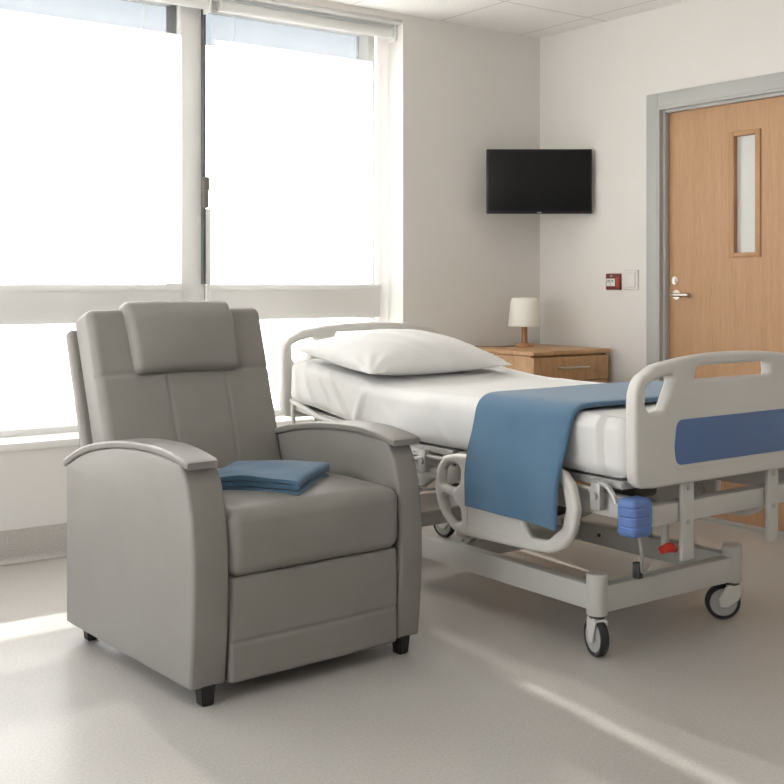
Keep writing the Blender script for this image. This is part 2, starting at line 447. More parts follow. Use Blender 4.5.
# roller shades ------------------------------------------------------------
def shade(label, x0, x1, rail1):
    s = thing('roller_shade', label, 'shade', ((x0 + x1) / 2, .12, WZ1 - .02), group='white shades over the windows')
    y = .15
    b = NB(); cyl(b, (x0 - .01, .085, 2.607), (rail1, .085, 2.607), .030, seg=24, bev=.004); obj('roller', b, 'white_frame', s)
    b = NB(); box(b, (rail1 - .001, .05, 2.56), (rail1 + .012, .125, 2.648), .003); obj('bracket', b, 'white_frame', s)
    for zt, zb in ((2.45, 1.222), (1.03, .735)):
        g = NB(); n = 24; rows = []
        for j in range(9):
            z = zt + (zb - zt) * j / 8
            rows.append([g.verts.new((x0 + (x1 - x0) * i / n, y - .004 + .002 * math.sin(i * .9 + j * .4), z)) for i in range(n + 1)])
        for r1, r2 in zip(rows, rows[1:]):
            for i in range(n): g.faces.new((r1[i], r1[i + 1], r2[i + 1], r2[i]))
        obj('fabric', g, 'shade', s)
    g = NB(); n = 24; rows = []; sx0, sx1 = x0 - .032, rail1
    for j in range(13):
        z = 2.60 + (.735 - 2.60) * j / 12
        rows.append([g.verts.new((sx0 + (sx1 - sx0) * i / n, .112 + .0015 * math.sin(i * .7 + j * .3), z)) for i in range(n + 1)])
    for r1, r2 in zip(rows, rows[1:]):
        for i in range(n): g.faces.new((r1[i], r1[i + 1], r2[i + 1], r2[i]))
    obj('sheer', g, 'sheer', s, label='see-through outer layer')
    for fx in (.12, .88):
        b = NB(); x = x0 + (x1 - x0) * fx
        tube(b, [(x, .145, 2.58), (x, .147, 2.45)], .0012, 6)
        obj('lift_cord', b, 'white_frame', s)
    return s
shade('white sheer shade on the right window, left of the television wall', -2.105, -1.13, -1.045)
shade('white sheer shade on the wide window behind the grey recliner', -3.90, -2.283, -2.178)

# door ---------------------------------------------------------------------
d = setting('door_1', (.05, (DY0 + DY1) / 2, 0))
def door_frame():
    b = NB(); fw = .076; e = .012
    # face architrave, reveal, stop - left jamb, right jamb, head
    box(b, (-.018, DY0, 0), (.0, DY0 + fw, DZ + fw), e * .4); box(b, (-.018, DY1 - fw, 0), (.0, DY1, DZ + fw), e * .4)
    box(b, (-.018, DY1, DZ), (.0, DY0, DZ + fw), e * .4)
    t = .014
    box(b, (-.016, DY0 - t, 0), (.13, DY0, DZ)); box(b, (-.016, DY1, 0), (.13, DY1 + t, DZ)); box(b, (-.016, DY1 + t, DZ - t), (.13, DY0 - t, DZ))
    t2 = .03
    box(b, (.012, DY0 - t2, 0), (.046, DY0 - t + .002, DZ - t), .003); box(b, (.012, DY1 + t - .002, 0), (.046, DY1 + t2, DZ - t), .003)
    box(b, (.012, DY1 + t2, DZ - t2), (.046, DY0 - t2, DZ - t + .002), .003)
    return b
obj('door_frame', door_frame(), 'frame_grey', d)
VX = .047; LY0, LY1 = DY0 - .018, DY1 + .018
WY0, WY1, WZa, WZb = -1.337, -1.527, 1.355, 1.992
b = NB()
def leaf_piece(y0, y1, z0, z1): box(b, (VX, y0, z0), (VX + .042, y1, z1))
leaf_piece(LY1, WY1 + .01, .015, DZ - .013); leaf_piece(WY0 - .01, LY0, .015, DZ - .013)
leaf_piece(WY1 + .01, WY0 - .01, .015, WZa + .01); leaf_piece(WY1 + .01, WY0 - .01, WZb - .01, DZ - .013)
leaf = obj('door_leaf', b, 'door_wood', d)
b = NB(); fw = .032
for (y0, y1, z0, z1) in ((WY0 - fw, WY0, WZa, WZb), (WY1, WY1 + fw, WZa, WZb), (WY1 + fw, WY0 - fw, WZa, WZa + .024), (WY1 + fw, WY0 - fw, WZb - .024, WZb)):
    box(b, (VX - .008, y1 if y1 < y0 else y0, z0), (VX + .05, y0 if y1 < y0 else y1, z1), .003)
obj('vision_panel_frame', b, 'door_wood_trim', leaf)
b = NB(); box(b, (VX + .022, WY1 + .02, WZa + .02), (VX + .028, WY0 - .02, WZb - .02)); obj('vision_panel_glass', b, 'door_glass', leaf)
b = NB(); hy, hz = LY0 - .063, 1.162
cyl(b, (VX - .008, hy, hz), (VX, hy, hz), .026, seg=28, bev=.002)
hnd = obj('handle_rose', b, 'chrome', leaf)
b = NB(); tube(b, smooth_path([(VX - .006, hy, hz), (VX - .04, hy, hz), (VX - .052, hy - .012, hz), (VX - .053, hy - .06, hz), (VX - .050, hy - .118, hz - .001)], 6), .0095, 12)
obj('lever', b, 'chrome', hnd)
b = NB(); cyl(b, (VX - .010, hy + .01, 1.238), (VX, hy + .01, 1.238), .021, seg=24, bev=.003); cyl(b, (VX - .016, hy + .01, 1.238), (VX - .010, hy + .01, 1.238), .010, seg=16)
obj('lock_cylinder', b, 'chrome', leaf)
b = NB(); box(b, (.0, DY1 + .0, .0), (.14, DY0, .012)); obj('threshold', b, 'frame_grey', d)

# added ceiling fill lamps, out of view (over and behind the camera) --------------------------------
def fill_panel(x, y, first=[None]):
    if first[0] is None:
        t = thing('ceiling_fill_light', 'unseen square fill light panel added in the white tiled ceiling', 'ceiling light', (x, y, H), group='added ceiling fill panels')
        b = NB(); box(b, (x - .30, y - .30, H - .012), (x + .30, y - .28, H)); box(b, (x - .30, y + .28, H - .012), (x + .30, y + .30, H))
        box(b, (x - .30, y - .28, H - .012), (x - .28, y + .28, H)); box(b, (x + .28, y - .28, H - .012), (x + .30, y + .28, H))
        obj('frame', b, 'white_frame', t)
        b = NB(); box(b, (x - .28, y - .28, H - .008), (x + .28, y + .28, H - .002)); obj('diffuser', b, emis('fill_glow', (1, .98, .96), FILL), t)
        first[0] = t
    else:
        t = copy_tree(first[0]); t.location = (x, y, H)
    return t
FILL = 1.6
for px, py in ((-5.1, -3.2), (-2.2, -4.6), (-4.2, -6.0), (-1.6, -6.4)): fill_panel(px, py)

# ------------------------------------------------------------------ recliner (own frame, then placed)
def recliner():
    r = thing('recliner', 'taupe grey vinyl recliner armchair with folded blue blanket on its seat', 'armchair', (-2.913, -1.617, 0), math.radians(2.8), world=False)
    # arms
    prof = [(.475, .054), (-.395, .054), (-.408, .18), (-.416, .32), (-.414, .44), (-.402, .55), (-.378, .635), (-.340, .70),
            (-.2, .712), (-.05, .712), (.1, .70), (.25, .675), (.36, .645), (.475, .597)]
    prof = round_poly(prof, [.012, .012, .2, .2, .2, .2, .15, .02, .2, .2, .2, .2, .2, .012], 4)
    for (xa, xb) in ((-.414, -.294), (.350, .447)):
        m = plate(prof, [], xb - xa, .012, T((xa + xb) / 2, 0, 0) @ YZ)
        obj('arm', m, 'vinyl', r, angle=50)
    path = smooth_path([(0, .492, .612), (0, .44, .635), (0, .36, .667), (0, .25, .697), (0, .1, .722), (0, -.05, .735), (0, -.18, .738), (0, -.27, .732), (0, -.34, .722), (0, -.394, .711)], 4)
    for (xa, xb) in ((-.424, -.314), (.335, .456)):
        g = NB(); sec = round_poly([(xa + .004, -.024), (xb - .004, -.024), (xb, -.002), (xa, -.002)], .007, 4); rings = []
        for i, p in enumerate(path):
            t = (path[min(i + 1, len(path) - 1)] - path[max(i - 1, 0)]).normalized(); n = Vector((0, t.z, -t.y)); 
            if n.z < 0: n = -n
            k = 1.
            e = min(i, len(path) - 1 - i)
            if e < 2: k = (.94, .99)[e]
            cx = (xa + xb) / 2
            rings.append([g.verts.new(Vector((cx + (sx - cx) * k, p.y, p.z)) + n * (sz * (k if e < 2 else 1) - (.002 if e == 0 else 0))) for sx, sz in sec])
        m = len(sec)
        for a, c in zip(rings, rings[1:]):
            for k in range(m): g.faces.new((a[k], a[(k + 1) % m], c[(k + 1) % m], c[k]))
        g.faces.new(rings[0][::-1]); g.faces.new(rings[-1])
        obj('arm_pad', g, 'vinyl_pad', r, angle=60)
    # inner body
    b = NB(); box(b, (-.292, -.33, .09), (.348, .40, .37)); obj('chassis', b, 'chair_core', r)
    # front panel with seam
    cx = .029
    def f_panel(p, n):
        z = p.z + .205
        if n.y < -.3: p = p + Vector((0, .005 * math.exp(-((z - .168) / .006) ** 2), 0)) + Vector((0, -.006 * (1 - (p.x / .32) ** 2), 0))
        return p
    g = rbox((.632, .08, .310), .014, (10, 2, 60), f_panel); g.transform(T(cx, -.368, .205)); obj('leg_rest', g, 'vinyl', r, angle=70)
    # seat cushion
    def f_seat(p, n):
        x, y, z = p
        u = x / .318; v = y / .34
        if z > 0: z += .028 * (1 - u * u) * (1 - min(1, abs(v)) ** 3) * (z / .1)
        if y < -.2 : y -= .010 * (1 - u * u) * max(0, 1 - abs(z / .1))
        z += .003 * nz(x, y, 0, 9) * (1 if n.z > .3 else 0)
        return (x, y, z)
    g = rbox((.646, .70, .202), .043, (20, 20, 5), f_seat, q=6); g.transform(T(cx, -.070, .457)); obj('seat_cushion', g, 'vinyl', r, angle=70)
    # back : a slab in its own tilted frame (x, forward -y, up z)
    tilt = math.atan2(.205, .625)
    BM = T(.016, .245, .45) @ Matrix.Rotation(-tilt, 4, 'X')
    Lb = .722
    seamz = .478
    def f_back(p, n):
        x, y, z = p; zz = z + Lb / 2
        if n.y < -.2:
            w = 1.
            y -= .020 * (1 - (x / .345) ** 2) * (1 - ((zz - Lb / 2) / (Lb / 2)) ** 2) * 1.
            y += .007 * math.exp(-((zz - seamz) / .007) ** 2)
            if zz < seamz:
                for sx in (-.092, .142): y += .0035 * math.exp(-((x - sx) / .006) ** 2)
            y += .0025 * nz(x, zz, 0, 12)
        # the shoulders pull in a little at the top
        x *= 1.0 + .03 * (zz / Lb)
        return (x, y, z)
    g = rbox((.69, .135, Lb), .030, (110, 3, 110), f_back, q=5); g.transform(BM @ T(0, .0675, Lb / 2)); obj('back_cushion', g, 'vinyl', r, angle=70)
    g = rbox((.742, .05, .82), .018, (8, 2, 10)); g.transform(BM @ T(.0, .160, .275)); obj('back_shell', g, 'vinyl', r, angle=70)
    def f_head(p, n):
        x, y, z = p
        if n.y < -.1: y -= .022 * (1 - (x / .21) ** 2) * (1 - (z / .135) ** 2)
        y += .002 * nz(x, z, 3, 14)
        z += .004 * math.cos(x * 7)
        if z > .07: y += (z - .07) * .35
        x = x * (1 + .12 * z) 
        return (x, y, z)
    g = rbox((.425, .080, .272), .026, (18, 3, 14), f_head, q=5); g.transform(BM @ T(-.008, -.006, .606)); obj('headrest', g, 'vinyl', r, angle=70)
    for (fx, fy) in ((-.352, -.375), (.382, -.375), (-.352, .405), (.382, .405)):
        b = NB(); t = bmesh.new(); bmesh.ops.create_cube(t, size=1)
        for v in t.verts:
            k = .048 if v.co.z > 0 else .038
            v.co = Vector((fx + v.co.x * k, fy + v.co.y * k, .031 + v.co.z * .062))
        bmesh.ops.bevel(t, geom=list(t.edges), offset=.004, segments=2, affect='EDGES'); merge(b, t)
        obj('foot', b, 'black', r)
    return r
REC = recliner()

# ------------------------------------------------------------------ folded fabric (a real zig-zag of one sheet)
def fold_section(width, layers, t, gap):
    """closed outline in (s, h): a sheet of thickness t folded zig-zag into layers; s in 0..width"""
    center = []; R = (t + gap) / 2
    for L in range(layers):
        h = t / 2 + L * (t + gap)
        xs = [width * k / 14 for k in range(15)]
        if L % 2: xs = xs[::-1]
        center += [(x, h) for x in xs]
        if L < layers - 1:
            x = xs[-1]; sg = 1 if L % 2 == 0 else -1
            for k in range(1, 6):
                a = -PI / 2 + PI * k / 6
                center.append((x + sg * R * math.cos(a), h + R + R * math.sin(a)))
    return offset_loop(center, t)
def offset_loop(center, t):
    left, right = [], []
    n = len(center)
    for i, p in enumerate(center):
        a = Vector(center[max(i - 1, 0)]); c = Vector(center[min(i + 1, n - 1)]); d = (c - a).normalized(); nn = Vector((-d.y, d.x))
        left.append(tuple(Vector(p) + nn * t / 2)); right.append(tuple(Vector(p) - nn * t / 2))
    return left + right[::-1]

def sweep(section, frames, fn=None):
    """section (s, h) placed at frames: each frame is a function (s, h) -> Vector"""
    g = NB(); rings = []
    for i, F in enumerate(frames): rings.append([g.verts.new(F(s, h)) for s, h in section])
    m = len(section)
    for a, c in zip(rings, rings[1:]):
        for k in range(m): g.faces.new((a[k], a[(k + 1) % m], c[(k + 1) % m], c[k]))
    for ring in (rings[0][::-1], rings[-1]):
        # end caps as a strip between the two sides of the sheet
        h2 = m // 2
        for k in range(h2 - 1): 
            try: g.faces.new((ring[k], ring[k + 1], ring[m - 2 - k], ring[m - 1 - k]))
            except ValueError: pass
    return g

def folded_blanket():
    a = math.radians(38); cr, sr = math.cos(math.radians(2.8)), math.sin(math.radians(2.8))
    lx, ly = .025, -.135
    wx, wy = -2.913 + lx * cr - ly * sr, -1.617 + lx * sr + ly * cr
    o = thing('folded_blanket', None, None, (wx, wy, .578), a + math.radians(2.8), world=False)
    sec = fold_section(.285, 4, .0130, .0040)
    frames = []
    n = 22; L = .335
    for i in range(n + 1):
        e = -L / 2 + L * i / n
        def F(s, h, e=e, i=i):
            # layers run along local y (fold at -y = front right); local x is the sweep
            y = .14 - s
            sag = -.010 * ((e / .17) ** 2) * (.5 if e > 0 else 1) - .008 * ((y / .15) ** 2)
            z = h * (1. + .12 * nz(e, y, 0, 8)) + sag + .003 * nz(e, y, h * 30, 10)
            return Vector((e + .004 * nz(y, h * 20, 1, 9), y + .006 * nz(e, h * 60, 5, 6), z))
        frames.append(F)
    g = sweep(sec, frames)
    bpy.data.objects.remove(o)
    ob = obj('folded_blanket', g, 'blanket', None, angle=60)
    ob.location = (wx - .012, wy - .012, .565); ob.rotation_euler = (0, 0, a + math.radians(2.8))
    tag(ob, 'small folded blue blanket lying on the seat of the grey recliner', 'blanket')
    return ob
folded_blanket()

# ------------------------------------------------------------------ hospital bed
XC = -1.615
bed = thing('hospital_bed', 'off-white adjustable hospital bed with blue footboard inlay on castors', 'bed', (XC, -1.55, 0))
# end boards
def end_board(name, yc, top, bottom, inlay):
    hw = .485
    def arc(x): return top - .05 * (abs(x) / hw) ** 2.2
    out = [(-hw, bottom + .0)]
    left = [(-hw + .0, arc(hw) - .045), (-hw + .012, arc(hw) - .012), (-hw + .04, arc(.43) - .001)]
    ptop = [(x, arc(x)) for x in [-.42 + .84 * k / 24 for k in range(25)]]
    pts = round_poly([(hw - .04, bottom - .03), (-hw + .04, bottom - .03), (-hw, bottom + .02)], [0, .02, .05]) 
    outline = [(-hw + .09, bottom - .033), (-hw + .035, bottom - .028), (-hw + .008, bottom - .01), (-hw, bottom + .03)]
    outline += [(-hw, top - .15), (-hw + .003, top - .115), (-hw + .014, top - .085), (-hw + .034, top - .062)] 
    outline += ptop[1:-1]
    outline += [(-x, z) for x, z in outline[:8][::-1]]
    hl = round_poly([(-.436, top - .155), (-.418, top - .176), (-.354, top - .176), (-.304, top - .080), (-.312, top - .060), (-.40, top - .078), (-.436, top - .095)], .014, 4)
    hr = [(-x, z) for x, z in hl[::-1]]
    sl = round_poly([(-.206, top - .084), (.198, top - .084), (.192, top - .038), (-.192, top - .040)], [.01, .01, .02, .02], 5)
    m = plate(outline, [hl, sl, hr], .046, .0125, T(XC, yc, 0) @ XZ, 4)
    o = obj(name, m, 'bed_plastic', bed, angle=50)
    if inlay:
        pl = round_poly([(-.296, bottom + .030), (.292, bottom + .030), (.305, bottom + .09), (.286, bottom + .174), (-.294, bottom + .174), (-.305, bottom + .09)], .035, 6)
        m = plate(pl, [], .012, .002, T(XC, yc - .0195, 0) @ XZ); obj('inlay', m, 'bed_blue', o, label='blue rounded inlay panel')
        b = NB(); box(b, (XC - .29, yc - .0245, bottom + .016), (XC + .29, yc - .0225, bottom + .022), .0009); obj('inlay_ridge', b, 'bed_plastic', o)
    return o
FBY, HBY = -2.60, -.50
fb = end_board('footboard', FBY, .996, .616, True)
hb = end_board('headboard', HBY, 1.035, .64, True)
# footboard posts with bolts
for px in (-1.829, -1.379):
    b = NB(); box(b, (px - .029, FBY - .004, .332), (px + .029, FBY + .010, .60), .003)
    p = obj('post', b, 'bed_metal', bed)
    for bz in (.565, .455):
        b = NB(); cyl(b, (px, FBY - .008, bz), (px, FBY - .003, bz), .009, seg=14, bev=.001); obj('bolt', b, 'mech', p)
for px in (-1.86, -1.37):
    b = NB(); box(b, (px - .03, HBY - .015, .40), (px + .03, HBY + .015, .62), .004); obj('post', b, 'bed_metal', bed)
# upper frame
b = NB()
box(b, (-2.05, -2.585, .452), (-1.18, -2.53, .518), .006)
for x in (-2.055, -1.215): box(b, (x, -2.54, .475), (x + .04, -.53, .548), .006)
for y in (-.58, -1.3, -1.9): box(b, (-2.04, y, .49), (-1.19, y + .04, .54), .004)
obj('upper_frame', b, 'bed_metal', bed)
# mattress deck : foot, thigh, seat, back sections
def zlift(y): # how far the head section is raised
    t = max(0., min(1., (y + 1.35) / .8)); return .075 * t * t * (3 - 2 * t)
for (ya, yb) in ((-2.54, -2.02), (-2.0, -1.72), (-1.70, -1.40), (-1.38, -.54)):
    b = NB(); t = bmesh.new(); bmesh.ops.create_cube(t, size=1)
    for v in t.verts:
        y = ya if v.co.y < 0 else yb
        v.co = Vector((XC + v.co.x * .90, y, (.598 if v.co.z > 0 else .572) + (zlift(y) if yb > -.6 else 0)))
    bmesh.ops.bevel(t, geom=list(t.edges), offset=.006, segments=2, affect='EDGES'); merge(b, t)
    obj('deck_section', b, 'mech', bed)
# brackets, links and motor between deck and frame
for (x, s) in ((-2.085, -1), (-1.145, 1)):
    b = NB()
    for y in (-2.45, -2.08, -1.55, -1.28, -.98):
        box(b, (x - .012, y - .02, .50), (x + .012, y + .02, .585), .003)
        cyl(b, (x - .022, y, .545), (x + .022, y, .545), .013, seg=14)
    tube(b, [(x, -2.45, .562), (x, -1.2, .565)], .007, 8)
    tube(b, [(x, -1.28, .50), (x, -1.02, .575)], .010, 8)
    tube(b, smooth_path([(x, -1.55, .56), (x + .005 * s, -1.48, .535), (x, -1.42, .50), (x, -1.36, .53)], 5), .009, 8)
    tube(b, smooth_path([(x, -2.42, .555), (x, -2.47, .585), (x, -2.51, .565), (x, -2.53, .53)], 5), .009, 8)
    obj('hinge_bracket', b, 'mech', bed)
for x in (-2.07, -1.16):
    b = NB(); tube(b, [(x, -.545, .69), (x, -.78, .635), (x, -1.32, .565)], .013, 10); tube(b, [(x, -.56, .50), (x, -.56, .685)], .011, 10)
    tube(b, [(x, -.70, .54), (x, -.76, .64)], .009, 8)
    obj('backrest_bar', b, 'bed_metal', bed)
b = NB(); cyl(b, (-1.66, -1.35, .36), (-1.66, -.95, .50), .035, seg=20, bev=.005); box(b, (-1.73, -1.46, .30), (-1.59, -1.33, .42), .02, 3); obj('motor', b, 'bed_metal', bed)
b = NB(); cyl(b, (-1.50, -2.05, .46), (-1.50, -1.65, .30), .028, seg=20, bev=.005); box(b, (-1.57, -2.16, .43), (-1.45, -2.02, .52), .02, 3); obj('motor', b, 'mech_dark', bed)
for (y, z) in ((-1.46, .555), (-1.70, .545)):
    b = NB(); box(b, (-2.082, y - .05, z - .05), (-2.064, y + .05, z + .03), .006); br = obj('side_bracket', b, 'bed_metal', bed)
    for dy in (-.028, .028):
        b = NB(); cyl(b, (-2.090, y + dy, z + .008), (-2.081, y + dy, z + .008), .009, seg=14, bev=.001); obj('bolt', b, 'mech_dark', br)
b = NB(); tube(b, smooth_path([(-2.04, -1.35, .47), (-2.06, -1.48, .43), (-2.05, -1.60, .44), (-2.02, -1.72, .48)], 6), .006, 8); obj('cable', b, 'mech_dark', bed)
b = NB(); cyl(b, (-2.06, -1.30, .505), (-2.06, -1.62, .505), .016, seg=16, bev=.003); obj('actuator_rod', b, 'mech', bed)
# lifting arms
for (xa) in (-1.93, -1.395):
    b = NB()
    for (y0, z0, y1, z1) in ((-1.05, .235, -1.45, .49), (-1.60, .235, -2.05, .49)):
        dy, dz = y1 - y0, z1 - z0; L = math.hypot(dy, dz)
        box(b, (-.014, -L / 2 - .02, -.027), (.014, L / 2 + .02, .027), .008, 2, T(xa, (y0 + y1) / 2, (z0 + z1) / 2) @ Matrix.Rotation(math.atan2(dz, dy), 4, 'X'))
        cyl(b, (xa - .022, y0, z0), (xa + .022, y0, z0), .014, seg=14)
    obj('lifting_arm', b, 'bed_metal', bed)
# base
SX = (-2.013, -1.31); SY = (-2.38, -.74)
b = NB()
for x in SX: box(b, (x - .026, SY[0] + .02, .152), (x + .026, SY[1] - .02, .236), .006)
for y in SY: box(b, (SX[0] + .01, y - .024, .143), (SX[1] - .01, y + .024, .232), .006)
for y in (-1.05, -1.62): box(b, (SX[0] + .02, y - .02, .16), (SX[1] - .02, y + .02, .225), .004)
obj('base_frame', b, 'bed_metal', bed)
for y in (-1.15, -1.75):
    b = NB(); cyl(b, (SX[1] - .031, y, .195), (SX[1] - .025, y, .195), .008, seg=12); obj('bolt', b, 'mech_dark', bed)
# castors : stem, hood, wheel with tyre and disc
def castor(x, y, ang, o=.024):
    b = NB(); lathe(b, [(0, .272), (.030, .272), (.035, .267), (.035, .141), (.033, .137), (0, .137)], (x, y, 0), 28)
    c = obj('castor', b, 'bed_metal', bed)
    b = NB(); cyl(b, (x, y, .126), (x, y, .139), .026, seg=24); obj('collar', b, 'mech_dark', c)
    R = T(x, y, 0) @ Matrix.Rotation(ang, 4, 'Z')       # local +x : trailing direction
    r = .063
    # hood : a fork block under the stem with two cheeks down to the axle
    out = [(-.026, .128), (.020, .128), (.030, .118), (o + .020, r + .012), (o + .016, r - .016), (o - .012, r - .018), (-.018, .072), (-.028, .10)]
    hood = NB()
    for sd in (-1, 1):
        m = plate(round_poly(out, .010, 4), [], .008, .003, R @ T(0, sd * .0205, 0) @ XZ, 2)
        merge(hood, m)
    box(hood, (-.026, -.024, .104), (.026, .024, .128), .009, 3, R)
    obj('hood', hood, 'bed_plastic', c)
    W = R @ T(o, 0, r) @ Matrix.Rotation(PI / 2, 4, 'X')
    g = NB(); lathe(g, [(.050, -.013), (.059, -.0155), (.0625, -.011), (.063, 0), (.0625, .011), (.059, .0155), (.050, .013), (.050, -.013)], seg=36); g.transform(W)
    wl = obj('tyre', g, 'tyre', c)
    g = NB(); lathe(g, [(0, -.013), (.012, -.015), (.022, -.012), (.049, -.0135), (.051, -.010), (.051, .010), (.049, .0135), (.022, .012), (.012, .015), (0, .013)], seg=32); g.transform(W)
    obj('wheel_disc', g, 'wheel_grey', wl)
castor(SX[0], SY[0], math.radians(252), -.004); castor(SX[1], SY[0], math.radians(180 - 37), .034)
castor(SX[0], SY[1], math.radians(70)); castor(SX[1], SY[1], math.radians(100))
# side rails, lowered
def side_rail(xc, mirror):
    o = [(-1.685, .47), (-1.70, .545), (-1.735, .59), (-1.80, .605), (-2.28, .628), (-2.35, .615), (-2.395, .575), (-2.415, .50), (-2.40, .425), (-2.355, .365),
         (-2.29, .335), (-2.20, .328), (-1.84, .318), (-1.79, .326), (-1.735, .365), (-1.70, .41)]
    o = round_poly(o, .05, 5)
    h1 = round_poly([(-1.725, .485), (-1.735, .54), (-1.765, .566), (-1.82, .568), (-1.835, .55), (-1.832, .505), (-1.80, .478)], .014, 4)
    h2 = round_poly([(-1.732, .452), (-1.79, .446), (-1.835, .408), (-1.840, .362), (-1.80, .352), (-1.757, .385)], .014, 4)
    h3 = round_poly([(-2.09, .595), (-2.27, .592), (-2.345, .565), (-2.365, .50), (-2.345, .43), (-2.28, .378), (-2.20, .372), (-2.165, .41), (-2.17, .50)], .03, 5)
    m = plate(o, [h1, h2, h3], .036, .0145, T(xc, 0, 0) @ YZ, 4)
    s = obj('side_rail', m, 'bed_plastic', bed, angle=50)
    sg = -1 if not mirror else 1
    b = NB()
    for (y0, y1, z0, z1) in ((-2.12, -1.875, .352, .356), (-2.12, -1.875, .452, .456), (-1.879, -1.875, .352, .456)):
        box(b, (xc + sg * .0165, y0, z0), (xc + sg * .0195, y1, z1), .001)
    obj('panel_line', b, 'bed_plastic', s)
    for y in (-1.88, -2.10):
        b = NB(); tube(b, [(xc - sg * .016, y, .40), (xc - sg * .045, y, .44), (xc - sg * .07, y, .50)], .011, 8); obj('rail_bracket', b, 'mech', s)
    b = NB(); box(b, (xc - sg * .01, -1.86, .300), (xc - sg * .045, -1.78, .322), .004); obj('rail_latch', b, 'mech', s)
side_rail(-2.128, False); side_rail(-1.105, True)
# ribbed blue bumper, hose and red lever
def f_bump(p, n):
    x, y, z = p
    k = 0
    for gz in (-.026, .004, .032): k += math.exp(-((z - gz) / .0022) ** 2)
    q = 1 - .055 * k
    return (x * q, y * q, z)
g = rbox((.098, .078, .122), .021, (8, 6, 70), f_bump, q=4); g.transform(T(-2.046, -2.572, .492)); obj('bumper', g, 'blue_rubber', bed, angle=70, label='ribbed blue corner bumper')
b = NB(); tube(b, smooth_path([(-2.03, -2.57, .44), (-1.99, -2.55, .36), (-1.93, -2.50, .29), (-1.86, -2.45, .27), (-1.84, -2.40, .255)], 8), .006, 8)
obj('hose', b, 'mech', bed)
b = NB(); box(b, (-1.862, -2.425, .236), (-1.838, -2.395, .29), .004); obj('hose_socket', b, 'mech_dark', bed)
b = NB(); tube(b, smooth_path([(-1.91, -2.56, .365), (-1.89, -2.565, .372), (-1.865, -2.565, .37), (-1.845, -2.56, .362)], 4), [.013] * 4 + [.016] * 5 + [.013] * 4, 12); obj('release_lever', b, 'red', bed, label='red release lever')
b = NB(); tube(b, [(-1.885, -2.553, .49), (-1.885, -2.555, .375)], .012, 10); obj('lever_rod', b, 'mech', bed)

# ------------------------------------------------------------------ mattress under its white sheet
mt = thing('mattress', 'white sheeted mattress lying on the hospital bed', 'mattress', (XC, -1.55, .6))
MX, MY, MZ = .946, 2.02, .198
def f_sheet(p, n):
    x, y, z = p; wy = y - 1.548
    # wrinkles on the sides, running diagonally
    if abs(n.x) > .3:
        sg = 1 if x > 0 else -1
        t = (z + MZ / 2) / MZ
        d = .006 * nz(wy * 1.0 + z * 1.6, z * .6, sg, 5) * 1.2
        if wy > -1.8:
            for (y0, k, a, w) in ((-.72, .55, .016, .016), (-.95, .9, .015, .019), (-1.12, -.5, .012, .022), (-.62, .25, .013, .015), (-1.30, 1.3, .011, .024), (-.84, .75, .010, .014), (-1.62, 1.1, .008, .03)):
                d += a * math.exp(-((wy - y0 - k * z) / w) ** 2) * (1 - .6 * t)
        # hospital corner flap
        if wy < -2.455: d -= .016
        d -= .012 * (1 - t) * (.5 + .5 * nz(wy, 0, sg, 3))
        x += sg * d
        if z < -.05: z += .010 * nz(wy, sg, 2, 4)
    if n.z > .3: z += .004 * nz(x, wy, 0, 4) + .0015 * nz(x, wy, 0, 14)
    if n.y < -.3: y += .006 * nz(x, z, 0, 6)
    z += zlift(wy)
    return (x, y, z)
g = rbox((MX, MY, MZ), .050, (20, 170, 12), f_sheet, q=5); g.transform(T(XC - .002, -1.548, .604 + MZ / 2)); obj('fitted_sheet', g, 'sheet', mt, angle=80)

# pillow -------------------------------------------------------------------
def pillow():
    g = NB(); n = 46; m = 36; A, B, Hh = .41, .295, .102
    top = {}; bot = {}
    for i in range(n + 1):
        for j in range(m + 1):
            u = -1 + 2 * i / n; v = -1 + 2 * j / m
            # soften the parameter toward the seam
            u = math.sin(u * PI / 2) * .4 + u * .6; v = math.sin(v * PI / 2) * .4 + v * .6
            px = A * u * (1 - .07 * (1 - v * v) * 0) ; py = B * v
            # sides draw in between the pointed corners
            px *= 1 - .055 * (1 - v * v); py *= 1 - .075 * (1 - u * u)
            k = max(0, (1 - u ** 2)) ** .55 * max(0, (1 - v ** 2)) ** .55
            hgt = Hh * k
            wr = .010 * nz(px * 1.4 + py, py * .6, 0, 9) * k + .006 * nz(px, py, 5, 20) * (1 - k) * (k > .01)
            # creases fanning out of the corners
            for cu in (-1, 1):
                for cv in (-1, 1):
                    dx, dy = A * cu - px, B * cv - py; rr = math.hypot(dx, dy)
                    th = math.atan2(dy * cv, dx * cu)
                    wr += .0055 * math.sin(th * 15) * math.exp(-((rr - .10) / .07) ** 2) * min(1, k * 4)
            edge = i in (0, n) or j in (0, m)
            t = g.verts.new((px, py, hgt * 1.12 + (0 if edge else wr))); top[i, j] = t
            bot[i, j] = t if edge else g.verts.new((px, py, -hgt * .62))
    for i in range(n):
        for j in range(m):
            g.faces.new((top[i, j], top[i + 1, j], top[i + 1, j + 1], top[i, j + 1]))
            q = (bot[i, j], bot[i, j + 1], bot[i + 1, j + 1], bot[i + 1, j])
            if len(set(q)) == 4: 
                try: g.faces.new(q)
                except ValueError: pass
    o = obj('pillow', g, 'pillowcase', None, angle=80)
    o.location = (-1.712, -.905, .896); o.rotation_euler = (math.radians(8), 0, math.radians(3))
    tag(o, 'plump white pillow at the head of the hospital bed', 'pillow')
pillow()

